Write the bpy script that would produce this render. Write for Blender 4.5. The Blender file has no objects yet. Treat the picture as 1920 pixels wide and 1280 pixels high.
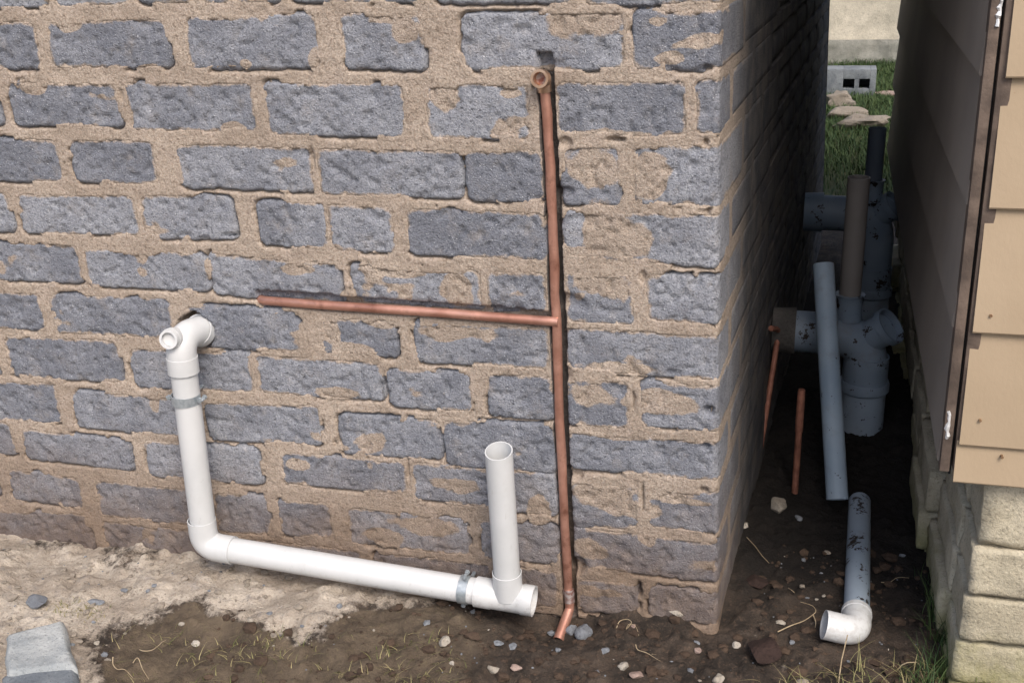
import bpy, bmesh, math, random
import numpy as np
from mathutils import Vector, Matrix, Euler
rnd = random.Random(7); nr = np.random.RandomState(11)
SC = bpy.context.scene; COL = SC.collection

# ---------------------------------------------------------------- camera
FPX = 2114.0
Dv = np.array([626, 830, -FPX]); Lv = np.array([-7810, 505, -FPX])
Ya = Dv/np.linalg.norm(Dv); Xa = -Lv/np.linalg.norm(Lv); Xa = Xa-Xa.dot(Ya)*Ya; Xa /= np.linalg.norm(Xa)
Za = np.cross(Xa, Ya); RM = np.array([Xa, Ya, Za])
CAM = np.array([0.150986, -1.854178, 1.284212])
cd = bpy.data.cameras.new('camera'); co = bpy.data.objects.new('camera', cd); COL.objects.link(co)
m = Matrix(RM.tolist()).to_4x4(); m.translation = Vector(CAM.tolist()); co.matrix_world = m
cd.sensor_width = 36; cd.lens = FPX/1920*36; cd.clip_start = 0.05; cd.clip_end = 400
SC.camera = co
# ---------------------------------------------------------------- light
SUN_DIR = Vector((0.46, -0.72, 1.0)).normalized()      # towards the sun
w = bpy.data.worlds.new('World'); SC.world = w; w.use_nodes = True
nt = w.node_tree; nt.nodes.clear()
sky = nt.nodes.new('ShaderNodeTexSky'); sky.sky_type = 'NISHITA'; sky.sun_disc = False
sky.sun_elevation = math.asin(SUN_DIR.z); sky.sun_rotation = math.atan2(SUN_DIR.x, SUN_DIR.y)
sky.dust_density = 4.0; sky.air_density = 1.0
bg = nt.nodes.new('ShaderNodeBackground'); bg.inputs[1].default_value = 0.125
wo = nt.nodes.new('ShaderNodeOutputWorld')
nt.links.new(sky.outputs[0], bg.inputs[0]); nt.links.new(bg.outputs[0], wo.inputs[0])
sd = bpy.data.lights.new('sun', 'SUN'); sd.energy = 1.45; sd.angle = math.radians(26); sd.color = (1, .95, .88)
so = bpy.data.objects.new('sun', sd); COL.objects.link(so)
so.rotation_euler = SUN_DIR.to_track_quat('Z', 'Y').to_euler(); so.location = (2, -3, 5)
SC.view_settings.view_transform = 'Standard'; SC.view_settings.look = 'None'
SC.view_settings.exposure = 0.74; SC.view_settings.gamma = 1.0

# ---------------------------------------------------------------- measuring helpers (a pixel becomes a point on a real surface)
def ray(px, py):
    v = RM @ np.array([px-960, 640-py, -FPX]); return v/np.linalg.norm(v)
def at_y(px, py, y=0.0):
    r = ray(px, py); return CAM+(y-CAM[1])/r[1]*r
def at_z(px, py, z=0.0):
    r = ray(px, py); return CAM+(z-CAM[2])/r[2]*r
def WS(px, py):
    p = at_y(px, py, 0.0); return p[0]+.026*max(p[2], 0), p[2]      # wall coordinates (s, z); the corner leans a little
# ---------------------------------------------------------------- noise
LAT = [np.random.RandomState(100+i).rand(256, 256) for i in range(8)]
def vn(u, v, scale, seed=0):
    L = LAT[seed % 8]; a = np.asarray(u)/scale+17.3*seed+1000; b = np.asarray(v)/scale+9.1*seed+1000
    i = np.floor(a).astype(int); j = np.floor(b).astype(int); fa = a-i; fb = b-j
    fa = fa*fa*(3-2*fa); fb = fb*fb*(3-2*fb); i %= 256; j %= 256; i1 = (i+1) % 256; j1 = (j+1) % 256
    return (L[i, j]*(1-fa)+L[i1, j]*fa)*(1-fb)+(L[i, j1]*(1-fa)+L[i1, j1]*fa)*fb
def fbm(u, v, scale, seed=0, o=4):
    t = 0; a = 1.; n = 0
    for k in range(o):
        t = t+a*vn(u, v, scale/2**k, seed+k); n += a; a *= .5
    return t/n
def ss(a, b, x):
    t = np.clip((x-a)/(b-a), 0, 1); return t*t*(3-2*t)

# ---------------------------------------------------------------- object helpers
def tag(o, label=None, cat=None, group=None, kind=None):
    if label: o['label'] = label
    if cat: o['category'] = cat
    if group: o['group'] = group
    if kind: o['kind'] = kind
    return o
def empty(name, loc=(0, 0, 0), parent=None):
    o = bpy.data.objects.new(name, None); COL.objects.link(o); o.location = loc; o.empty_display_size = .1
    if parent: o.parent = parent
    return o
def wpos(o):
    p = Vector(o.location)
    while o.parent: o = o.parent; p = p+o.location
    return p
def link(name, me, mat, parent=None):
    """vertices are given in world space: move the origin to the mesh's centre, then under its parent"""
    n = len(me.vertices); c = np.empty(n*3, np.float32); me.vertices.foreach_get('co', c); c = c.reshape(-1, 3)
    cen = (c.min(0)+c.max(0))/2; cen[2] = c[:, 2].min(); c -= cen
    me.vertices.foreach_set('co', c.ravel()); me.update()
    o = bpy.data.objects.new(name, me); COL.objects.link(o)
    for mm in (mat if isinstance(mat, (list, tuple)) else [mat]): me.materials.append(mm)
    o.location = Vector(cen.tolist())-(wpos(parent) if parent else Vector((0, 0, 0)))
    if parent: o.parent = parent
    return o
def npmesh(name, V, F, smooth=True, attrs=None):
    me = bpy.data.meshes.new(name); V = np.asarray(V, np.float32); F = np.asarray(F, np.int32)
    me.vertices.add(len(V)); me.vertices.foreach_set('co', V.ravel())
    k = F.shape[1]; me.loops.add(F.size); me.polygons.add(len(F)); me.loops.foreach_set('vertex_index', F.ravel())
    me.polygons.foreach_set('loop_start', np.arange(0, F.size, k, dtype=np.int32))
    me.polygons.foreach_set('loop_total', np.full(len(F), k, np.int32))
    me.polygons.foreach_set('use_smooth', np.full(len(F), smooth, bool))
    me.update(calc_edges=True)
    for a, vals in (attrs or {}).items():
        at = me.attributes.new(a, 'FLOAT', 'POINT'); at.data.foreach_set('value', np.asarray(vals, np.float32).ravel())
    return me
def grid_faces(n, m, flip=False):
    i = np.arange(n-1)[:, None]*m+np.arange(m-1)[None, :]; i = i.ravel()
    return np.stack([i, i+1, i+m+1, i+m] if flip else [i, i+m, i+m+1, i+1], 1)
class MB:
    """collects shapes in world space and builds ONE mesh object"""
    def __init__(s): s.bm = bmesh.new()
    def box(s, x0, x1, y0, y1, z0, z1, bev=0, jit=0):
        r = bmesh.ops.create_cube(s.bm, size=1)
        for v in r['verts']:
            v.co = Vector((x0+(v.co.x+.5)*(x1-x0), y0+(v.co.y+.5)*(y1-y0), z0+(v.co.z+.5)*(z1-z0)))
            if jit: v.co += Vector((rnd.uniform(-jit, jit), rnd.uniform(-jit, jit), rnd.uniform(-jit, jit)))
        if bev:
            es = list({e for v in r['verts'] for e in v.link_edges})
            bmesh.ops.bevel(s.bm, geom=es, offset=bev, segments=2, affect='EDGES', profile=.6)
        return s
    def hull(s, pts, faces):
        vs = [s.bm.verts.new(p) for p in pts]
        for f in faces: s.bm.faces.new([vs[i] for i in f])
        return s
    def tube(s, pts, rad, n=20, inner=0, caps=True, smooth=True, cut=0):
        """pipe along a path of points; rad a number or a list; inner = wall thickness for a hollow open-ended pipe"""
        P = [Vector(p) for p in pts]; K = len(P); R = rad if isinstance(rad, (list, tuple)) else [rad]*K
        T = [(P[min(i+1, K-1)]-P[max(i-1, 0)]).normalized() for i in range(K)]
        up = Vector((0, 0, 1)) if abs(T[0].z) < .9 else Vector((0, 1, 0))
        a = T[0].cross(up).normalized(); rings = []; fr = []
        for i in range(K):
            a = (a-T[i]*a.dot(T[i])).normalized(); b = T[i].cross(a); fr.append((a.copy(), b.copy()))
        def ring(i, r, off=0):
            a, b = fr[i]
            if cut and i == K-1: return [s.bm.verts.new(P[i]+a*(r*math.cos(2*math.pi*k/n))+b*(r*math.sin(2*math.pi*k/n))+T[i]*cut*(a*(r*math.cos(2*math.pi*k/n))+b*(r*math.sin(2*math.pi*k/n))).y) for k in range(n)]
            return [s.bm.verts.new(P[i]+T[i]*off+a*(r*math.cos(2*math.pi*k/n))+b*(r*math.sin(2*math.pi*k/n))) for k in range(n)]
        def skin(A, B):
            for k in range(n):
                f = s.bm.faces.new([A[k], A[(k+1) % n], B[(k+1) % n], B[k]]); f.smooth = smooth
        out = [ring(i, R[i]) for i in range(K)]
        for i in range(K-1): skin(out[i], out[i+1])
        if inner:
            inn = [ring(i, R[i]-inner) for i in range(K)]
            for i in range(K-1): skin(inn[i+1], inn[i])
            for A, B in ((inn[0], out[0]), (out[-1], inn[-1])):
                for k in range(n): s.bm.faces.new([A[k], A[(k+1) % n], B[(k+1) % n], B[k]])
        elif caps:
            s.bm.faces.new(out[0][::-1]); s.bm.faces.new(out[-1])
        return s
    def build(s, name, mat, parent=None, smooth=None):
        bmesh.ops.recalc_face_normals(s.bm, faces=s.bm.faces[:])
        me = bpy.data.meshes.new(name); s.bm.to_mesh(me); s.bm.free()
        me.set_sharp_from_angle(angle=math.radians(38))
        if smooth is not None:
            for p in me.polygons: p.use_smooth = smooth
        return link(name, me, mat, parent)
def arc(c, u, v, r, a0, a1, n=8):
    c, u, v = Vector(c), Vector(u).normalized(), Vector(v).normalized()
    return [c+u*(r*math.cos(math.radians(a0+(a1-a0)*i/n)))+v*(r*math.sin(math.radians(a0+(a1-a0)*i/n))) for i in range(n+1)]
def bend(p0, corner, p1, r, n=8):
    """points p0 -> rounded corner -> p1"""
    p0, c, p1 = Vector(p0), Vector(corner), Vector(p1)
    a = (p0-c).normalized(); b = (p1-c).normalized(); th = a.angle(b); t = min(r/math.tan(th/2), (p0-c).length*.95, (p1-c).length*.95)
    A = c+a*t; B = c+b*t; out = [p0]
    for i in range(n+1):
        q = i/n; out.append(A*(1-q)**2+c*2*q*(1-q)+B*q*q)
    return out+[p1]

# ---------------------------------------------------------------- materials
class NB:
    def __init__(s, name, rough=.9):
        s.m = bpy.data.materials.new(name); s.m.use_nodes = True; s.t = s.m.node_tree; s.t.nodes.clear()
        s.b = s.n('ShaderNodeBsdfPrincipled'); s.o = s.n('ShaderNodeOutputMaterial'); s.l(s.b.outputs[0], s.o.inputs[0])
        s.b.inputs['Roughness'].default_value = rough; s.g = s.n('ShaderNodeNewGeometry'); s.pos = s.g.outputs['Position']
        s.b.inputs['Specular IOR Level'].default_value = .3
    def n(s, t): return s.t.nodes.new(t)
    def l(s, a, b): s.t.links.new(a, b)
    def setv(s, sock, v):
        if hasattr(v, 'is_linked') or isinstance(v, bpy.types.NodeSocket): s.l(v, sock)
        else: sock.default_value = (*v, 1) if isinstance(v, tuple) and len(v) == 3 and sock.type == 'RGBA' else v
    def scaled(s, sc):
        mp = s.n('ShaderNodeMapping'); s.l(s.pos, mp.inputs[0]); mp.inputs['Scale'].default_value = sc; return mp.outputs[0]
    def noise(s, scale, detail=4, rough=.55, vec=None, dist=0):
        x = s.n('ShaderNodeTexNoise'); s.l(vec or s.pos, x.inputs['Vector']); x.inputs['Scale'].default_value = scale
        x.inputs['Detail'].default_value = detail; x.inputs['Roughness'].default_value = rough; x.inputs['Distortion'].default_value = dist
        return x.outputs[0]
    def vor(s, scale, vec=None):
        x = s.n('ShaderNodeTexVoronoi'); s.l(vec or s.pos, x.inputs['Vector']); x.inputs['Scale'].default_value = scale; return x.outputs['Distance']
    def math(s, op, a, b=0.0, c=None):
        x = s.n('ShaderNodeMath'); x.operation = op; s.setv(x.inputs[0], a); s.setv(x.inputs[1], b)
        if c is not None: s.setv(x.inputs[2], c)
        return x.outputs[0]
    def step(s, v, a, b, lo=0., hi=1.):
        x = s.n('ShaderNodeMapRange'); x.interpolation_type = 'SMOOTHSTEP'; s.setv(x.inputs[0], v)
        for i, q in enumerate((a, b, lo, hi)): x.inputs[i+1].default_value = q
        return x.outputs[0]
    def mix(s, f, a, b, mode='MIX'):
        x = s.n('ShaderNodeMix'); x.data_type = 'RGBA'; x.blend_type = mode
        s.setv(x.inputs[0], f); s.setv(x.inputs[6], a); s.setv(x.inputs[7], b); return x.outputs[2]
    def attr(s, name):
        x = s.n('ShaderNodeAttribute'); x.attribute_name = name; return x.outputs['Fac']
    def z(s):
        x = s.n('ShaderNodeSeparateXYZ'); s.l(s.pos, x.inputs[0]); return x.outputs[2]
    def rand(s):
        x = s.n('ShaderNodeObjectInfo'); return x.outputs['Random']
    def bump(s, h, strength=.5, dist=.003, prev=None):
        x = s.n('ShaderNodeBump'); s.l(h, x.inputs['Height']); x.inputs['Strength'].default_value = strength; x.inputs['Distance'].default_value = dist
        if prev: s.l(prev, x.inputs['Normal'])
        s.l(x.outputs[0], s.b.inputs['Normal']); return x.outputs[0]
    def col(s, c): s.setv(s.b.inputs['Base Color'], c); return s
SAND = (.46, .335, .215)
def sand_color(k):
    a = k.mix(k.step(k.noise(7, 5), .35, .7), (.40, .33, .27), (.53, .445, .37))
    a = k.mix(k.step(k.noise(22, 5, .6), .45, .72, 0, .6), a, (.53, .44, .38))
    a = k.mix(k.step(k.noise(230, 3, .7), .3, .75, 0, .75), a, (.235, .175, .13))
    a = k.mix(k.step(k.noise(120, 2, .6), .42, .35, 0, .55), a, (.16, .12, .09))
    a = k.mix(k.step(k.noise(330, 2, .6), .66, .74, 0, .7), a, (.72, .64, .55))
    return a
def dirt_mix(k, c, top=.33, amt=.74):
    n = k.noise(6, 5); h = k.math('ADD', k.z(), k.math('MULTIPLY', k.math('SUBTRACT', n, .5), .34))
    return k.mix(k.step(h, top, -.03, 0, amt), c, k.mix(k.step(k.noise(30, 4), .3, .7), (.105, .066, .044), (.20, .135, .09)))
def mat_brick(side=False):
    k = NB('concrete_brick')
    t = k.math('ADD', k.math('MULTIPLY', k.noise(11, 5, .6), .82), k.math('MULTIPLY', k.rand(), .24))
    c = k.mix(k.step(t, .36, .74), (.19, .20, .232), (.34, .35, .385))
    c = k.mix(k.step(k.noise(26, 4, .6), .56, .72, 0, .4), c, (.10, .108, .135))
    c = k.mix(k.step(k.noise(210, 3, .75), .46, .68, 0, .7), c, (.105, .112, .14))
    c = k.mix(k.step(k.noise(150, 4, .8), .55, .7, 0, .5), c, (.38, .395, .43))
    c = k.mix(k.step(k.noise(120, 3, .7, k.scaled((.8, 1, 1.25))), .43, .36, 0, .6), c, (.06, .063, .075))
    c = k.mix(k.step(k.noise(420, 1), .68, .74, 0, .8), c, (.72, .73, .75))
    c = k.mix(k.step(k.noise(19, 6, .72), .50, .74, 0, .4), c, (.36, .315, .275))
    sm = k.math('ADD', k.attr('smear'), k.math('MULTIPLY', k.math('SUBTRACT', k.noise(42, 6, .7), .5), 1.1))
    c = k.mix(k.step(sm, .38, .66, 0, .97), c, sand_color(k))
    c = dirt_mix(k, c)
    c = k.mix(k.math('MULTIPLY', k.attr('side'), .985), c, k.mix(k.step(k.noise(12, 5, .6), .35, .65), (.055, .056, .064), (.105, .098, .095)))  # cement wash on the side face, darkened to paint in the gap's shade
    k.col(c)
    b = k.bump(k.noise(115, 2, .7), .42, .004); b = k.bump(k.noise(260, 3, .75), 1., .004, b)
    p = k.step(k.vor(150), .05, .32); k.bump(p, .4, .003, b)
    return k.m
def mat_mortar():
    k = NB('sand_mortar'); c = sand_color(k)
    c = k.mix(k.step(k.attr('grey'), .4, .8, 0, .9), c, (.075, .07, .07))  # mortar darkened inside the chase: the groove's shade painted into its colour
    c = dirt_mix(k, c)
    c = k.mix(k.math('MULTIPLY', k.attr('side'), .985), c, k.mix(k.step(k.noise(12, 5, .6), .35, .65), (.055, .056, .064), (.115, .103, .095)))  # same side wash on the mortar, gap shade put into the colour
    k.col(c)
    b = k.bump(k.noise(55, 5, .6, k.scaled((.6, .6, 1.6))), .25, .004); b = k.bump(k.noise(110, 3, .7), .7, .004, b); b = k.bump(k.noise(230, 4, .75), .9, .0035, b)
    return k.m
def mat_plain(name, c1, c2, scale=20, rough=.8, metal=0, bump=0, bscale=200, speck=None, spec=.3):
    k = NB(name, rough); c = k.mix(k.step(k.noise(scale, 5), .3, .7), c1, c2)
    if speck: c = k.mix(k.step(k.noise(speck[0], 3, .6), speck[1], speck[1]+.05, 0, speck[3]), c, speck[2])
    k.col(c); k.b.inputs['Metallic'].default_value = metal; k.b.inputs['Specular IOR Level'].default_value = spec
    if bump: k.bump(k.noise(bscale, 4, .6), bump, .003)
    return k.m
M = {}
M['brick'] = mat_brick(); M['mortar'] = mat_mortar()
def mat_pvc():
    k = NB('white_pvc', .34); c = k.mix(k.step(k.noise(9, 5), .3, .7), (.53, .54, .545), (.60, .605, .61))
    c = k.mix(k.step(k.noise(14, 6, .75), .52, .74, 0, .16), c, (.36, .33, .29))
    c = k.mix(k.step(k.noise(90, 4, .7, k.scaled((1, 1, .3))), .62, .70, 0, .2), c, (.33, .31, .28))
    h = k.math('ADD', k.z(), k.math('MULTIPLY', k.noise(70, 4, .7), .25))
    c = k.mix(k.step(h, .165, .12, 0, .22), c, (.17, .125, .09)); k.col(c); k.b.inputs['Specular IOR Level'].default_value = .5
    k.setv(k.b.inputs['Roughness'], k.step(k.noise(14, 5), .35, .7, .28, .5)); k.bump(k.noise(25, 3), .05, .003); return k.m
M['pvc'] = mat_pvc()
M['pvc_in'] = mat_plain('white_pvc_inside', (.52, .52, .52), (.6, .6, .6), 9, .5)
def mat_dirty_pvc(name, c1, c2, amt):
    k = NB(name, .5); c = k.mix(k.step(k.noise(5, 4), .3, .7), c1, c2)
    n = k.math('ADD', k.noise(22, 6, .72), k.math('MULTIPLY', k.noise(150, 1), .18))
    c = k.mix(k.step(k.noise(16, 6, .7), .52, .75, 0, .35), c, (.17, .145, .12))
    c = k.mix(k.step(n, amt, amt+.015), c, (.028, .02, .016)); k.col(c); k.bump(k.noise(40, 3), .15, .002); return k.m
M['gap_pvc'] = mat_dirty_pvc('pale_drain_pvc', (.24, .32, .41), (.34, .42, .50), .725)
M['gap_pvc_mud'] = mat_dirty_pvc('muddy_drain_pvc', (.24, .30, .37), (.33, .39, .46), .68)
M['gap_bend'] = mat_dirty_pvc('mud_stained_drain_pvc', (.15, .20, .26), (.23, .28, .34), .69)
M['old_copper'] = mat_plain('tarnished_copper', (.20, .085, .06), (.36, .16, .11), 50, .6, .3)
M['vent_brown'] = mat_dirty_pvc('dusty_vent_pvc', (.15, .135, .125), (.21, .19, .175), .85)
M['vent_blue'] = mat_dirty_pvc('dark_vent_pvc', (.08, .10, .13), (.12, .145, .18), .85)
M['steel'] = mat_plain('galvanised_steel', (.30, .34, .37), (.46, .50, .53), 90, .4, .5, bump=.1)
def mat_copper():
    k = NB('copper', .34); c = k.mix(k.step(k.noise(14, 5, .6), .3, .7), (.42, .205, .15), (.62, .34, .26))
    c = k.mix(k.step(k.noise(18, 6, .75), .5, .7, 0, .75), c, (.20, .085, .055)); k.col(c)
    k.b.inputs['Metallic'].default_value = .6; k.setv(k.b.inputs['Roughness'], k.step(k.noise(40, 3), .3, .7, .3, .5)); k.bump(k.noise(45, 2), .12, .004); return k.m
M['copper'] = mat_copper()
M['brass'] = mat_plain('brass', (.56, .36, .24), (.74, .52, .38), 60, .35, .9)
M['solder'] = mat_plain('burnt_copper', (.20, .07, .05), (.45, .40, .38), 120, .5, .6)
def mat_paint(name, c1, c2):
    k = NB(name, .62); c = k.mix(k.step(k.noise(3, 4), .3, .7), c1, c2)
    c = k.mix(k.step(k.noise(11, 6, .65), .55, .8, 0, .3), c, (.40, .30, .20))
    c = k.mix(k.step(k.noise(60, 3, .6), .70, .76, 0, .45), c, (.30, .2, .12)); k.col(c)
    k.bump(k.noise(160, 4, .6, k.scaled((1, 1, .6))), .22, .002); return k.m
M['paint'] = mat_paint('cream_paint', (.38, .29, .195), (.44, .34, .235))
M['shaded_paint'] = mat_paint('shaded_side_paint', (.27, .23, .195), (.335, .285, .24))  # darker copy of the cream paint, with the gap's shade in its colour
M['trim'] = mat_plain('brown_timber', (.09, .068, .056), (.18, .135, .108), 24, .7, bump=.3)
M['black'] = mat_plain('slit_shade', (.015, .015, .016), (.03, .03, .03), 30, .8)
M['foil'] = mat_plain('silver_sealant', (.6, .6, .6), (.85, .85, .85), 60, .45, .3, bump=.5, bscale=90)
M['nail'] = mat_plain('rusty_nail', (.16, .09, .05), (.28, .18, .1), 200, .7)
def mat_block(name, c1, c2, moss=False, z0=0):
    k = NB(name); c = k.mix(k.step(k.noise(8, 6, .65), .3, .7), c1, c2)
    c = k.mix(k.step(k.noise(170, 3, .75), .5, .72, 0, .6), c, tuple(x*.4 for x in c1))
    c = k.mix(k.step(k.noise(35, 5, .7), .58, .7, 0, .5), c, tuple(x*.55 for x in c1))
    c = k.mix(k.step(k.noise(230, 2, .6), .66, .74, 0, .5), c, tuple(min(.8, x*1.5) for x in c2))
    if moss:
        h = k.math('ADD', k.z(), k.math('MULTIPLY', k.noise(20, 5, .7), .22))
        c = k.mix(k.step(h, .24, .08, 0, .75), c, (.22, .21, .075))
    k.col(c); b = k.bump(k.noise(45, 4, .6), .6, .006); k.bump(k.noise(200, 3, .7), .7, .003, b); return k.m
M['found'] = mat_block('foundation_block', (.38, .335, .245), (.57, .51, .39), True)
M['found_mortar'] = mat_block('foundation_mortar', (.16, .145, .125), (.24, .21, .175))
M['mudcoat'] = mat_block('mud_coat', (.075, .07, .066), (.13, .12, .11))
M['pale_block'] = mat_block('pale_concrete', (.26, .28, .29), (.45, .46, .455))
M['blueblock'] = mat_block('hollow_concrete', (.12, .135, .155), (.23, .25, .265))
M['farwall'] = mat_block('cream_render', (.46, .42, .34), (.64, .58, .47))
M['plinth'] = mat_block('grey_plinth', (.22, .22, .19), (.35, .34, .30))
for nme, a, b in (('st_pale', (.36, .31, .25), (.62, .57, .5)), ('st_grey', (.17, .18, .2), (.32, .34, .37)), ('st_brown', (.055, .036, .026), (.12, .08, .055)),
                  ('st_red', (.030, .018, .015), (.058, .034, .028)), ('st_pink', (.34, .24, .2), (.5, .38, .33)), ('st_dry', (.30, .26, .21), (.42, .36, .3))):
    M[nme] = mat_block(nme.replace('st_', 'stone_'), tuple(q*.72 for q in a), tuple(q*.72 for q in b))
M['root'] = mat_plain('dry_root', (.28, .21, .13), (.45, .36, .24), 60, .8)
def mat_grass(name, c1, c2):
    k = NB(name, .6); c = k.mix(k.attr('tone'), c1, c2); k.col(c); k.b.inputs['Specular IOR Level'].default_value = .2; return k.m
M['grass'] = mat_grass('green_grass', (.022, .05, .018), (.08, .115, .04))
M['straw'] = mat_grass('straw_grass', (.09, .11, .03), (.36, .30, .16))
def mat_soil():
    k = NB('soil', .95)
    dk = k.mix(k.step(k.noise(14, 6, .65), .35, .68), (.024, .019, .0155), (.080, .060, .046))
    dk = k.mix(k.step(k.noise(120, 4, .75), .5, .75, 0, .7), dk, (.15, .10, .07))
    dk = k.mix(k.step(k.noise(260, 2, .6), .69, .76, 0, .4), dk, (.3, .26, .22))
    sa = k.mix(k.step(k.noise(9, 6, .65), .35, .68), (.34, .285, .23), (.55, .48, .40))
    sa = k.mix(k.step(k.noise(30, 5, .7), .55, .72, 0, .6), sa, (.26, .24, .235))
    sa = k.mix(k.step(k.noise(170, 4, .75), .48, .7, 0, .6), sa, (.15, .115, .09))
    sa = k.mix(k.step(k.noise(280, 2, .6), .66, .73, 0, .6), sa, (.6, .55, .48))
    c = k.mix(k.step(k.math('ADD', k.attr('sandy'), k.math('MULTIPLY', k.math('SUBTRACT', k.noise(45, 6, .75), .5), 1.5)), .3, .7), dk, sa)
    br = k.mix(k.step(k.noise(12, 6, .65), .35, .68), (.075, .056, .040), (.155, .118, .082))
    br = k.mix(k.step(k.noise(90, 4, .75), .5, .72, 0, .6), br, (.16, .13, .075))
    c = k.mix(k.step(k.attr('mossy'), .2, .8, 0, .9), c, br)
    c = k.mix(k.math('MULTIPLY', k.attr('wet_shade'), .92), c, (.012, .010, .009))  # dark wet soil, pushed near black to paint the shade between the walls
    c = k.mix(k.step(k.attr('green'), .2, .8), c, k.mix(k.noise(8, 5), (.035, .05, .018), (.10, .10, .045)))
    k.col(c); b = k.bump(k.noise(45, 5, .65), .8, .012); k.bump(k.noise(200, 4, .75), .9, .005, b); return k.m
M['soil'] = mat_soil()
M['added_eave'] = mat_plain('shade_eave_sheet', (.20, .20, .21), (.3, .3, .3), 10, .5, .6)

# ================================================================ THE CONCRETE BRICK WALL
ANG = math.radians(3.0); SD = (math.sin(ANG), math.cos(ANG)); SN = (math.cos(ANG), -math.sin(ANG)); CA = .014
def WP(s, z, h):
    """wall coordinates -> world; s<0 the front face, s>0 round the corner on the side face; h outward"""
    s = np.asarray(s, float); x = np.where(s < 0, s, s*SD[0]); y = np.where(s < 0, 0., s*SD[1])
    t = np.clip((s+CA)/(2*CA), 0, 1); arcx = (1-t)**2*(-CA)+t*t*CA*SD[0]; arcy = t*t*CA*SD[1]
    inn = (s > -CA) & (s < CA); x = np.where(inn, arcx, x); y = np.where(inn, arcy, y)
    tt = t*t*(3-2*t); nx = tt*SN[0]; ny = -(1-tt)+tt*SN[1]; L = np.sqrt(nx*nx+ny*ny); nx = nx/L; ny = ny/L
    return np.stack([x+nx*h-.026*np.maximum(z, 0), y+ny*h, z+0*h], -1)
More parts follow.
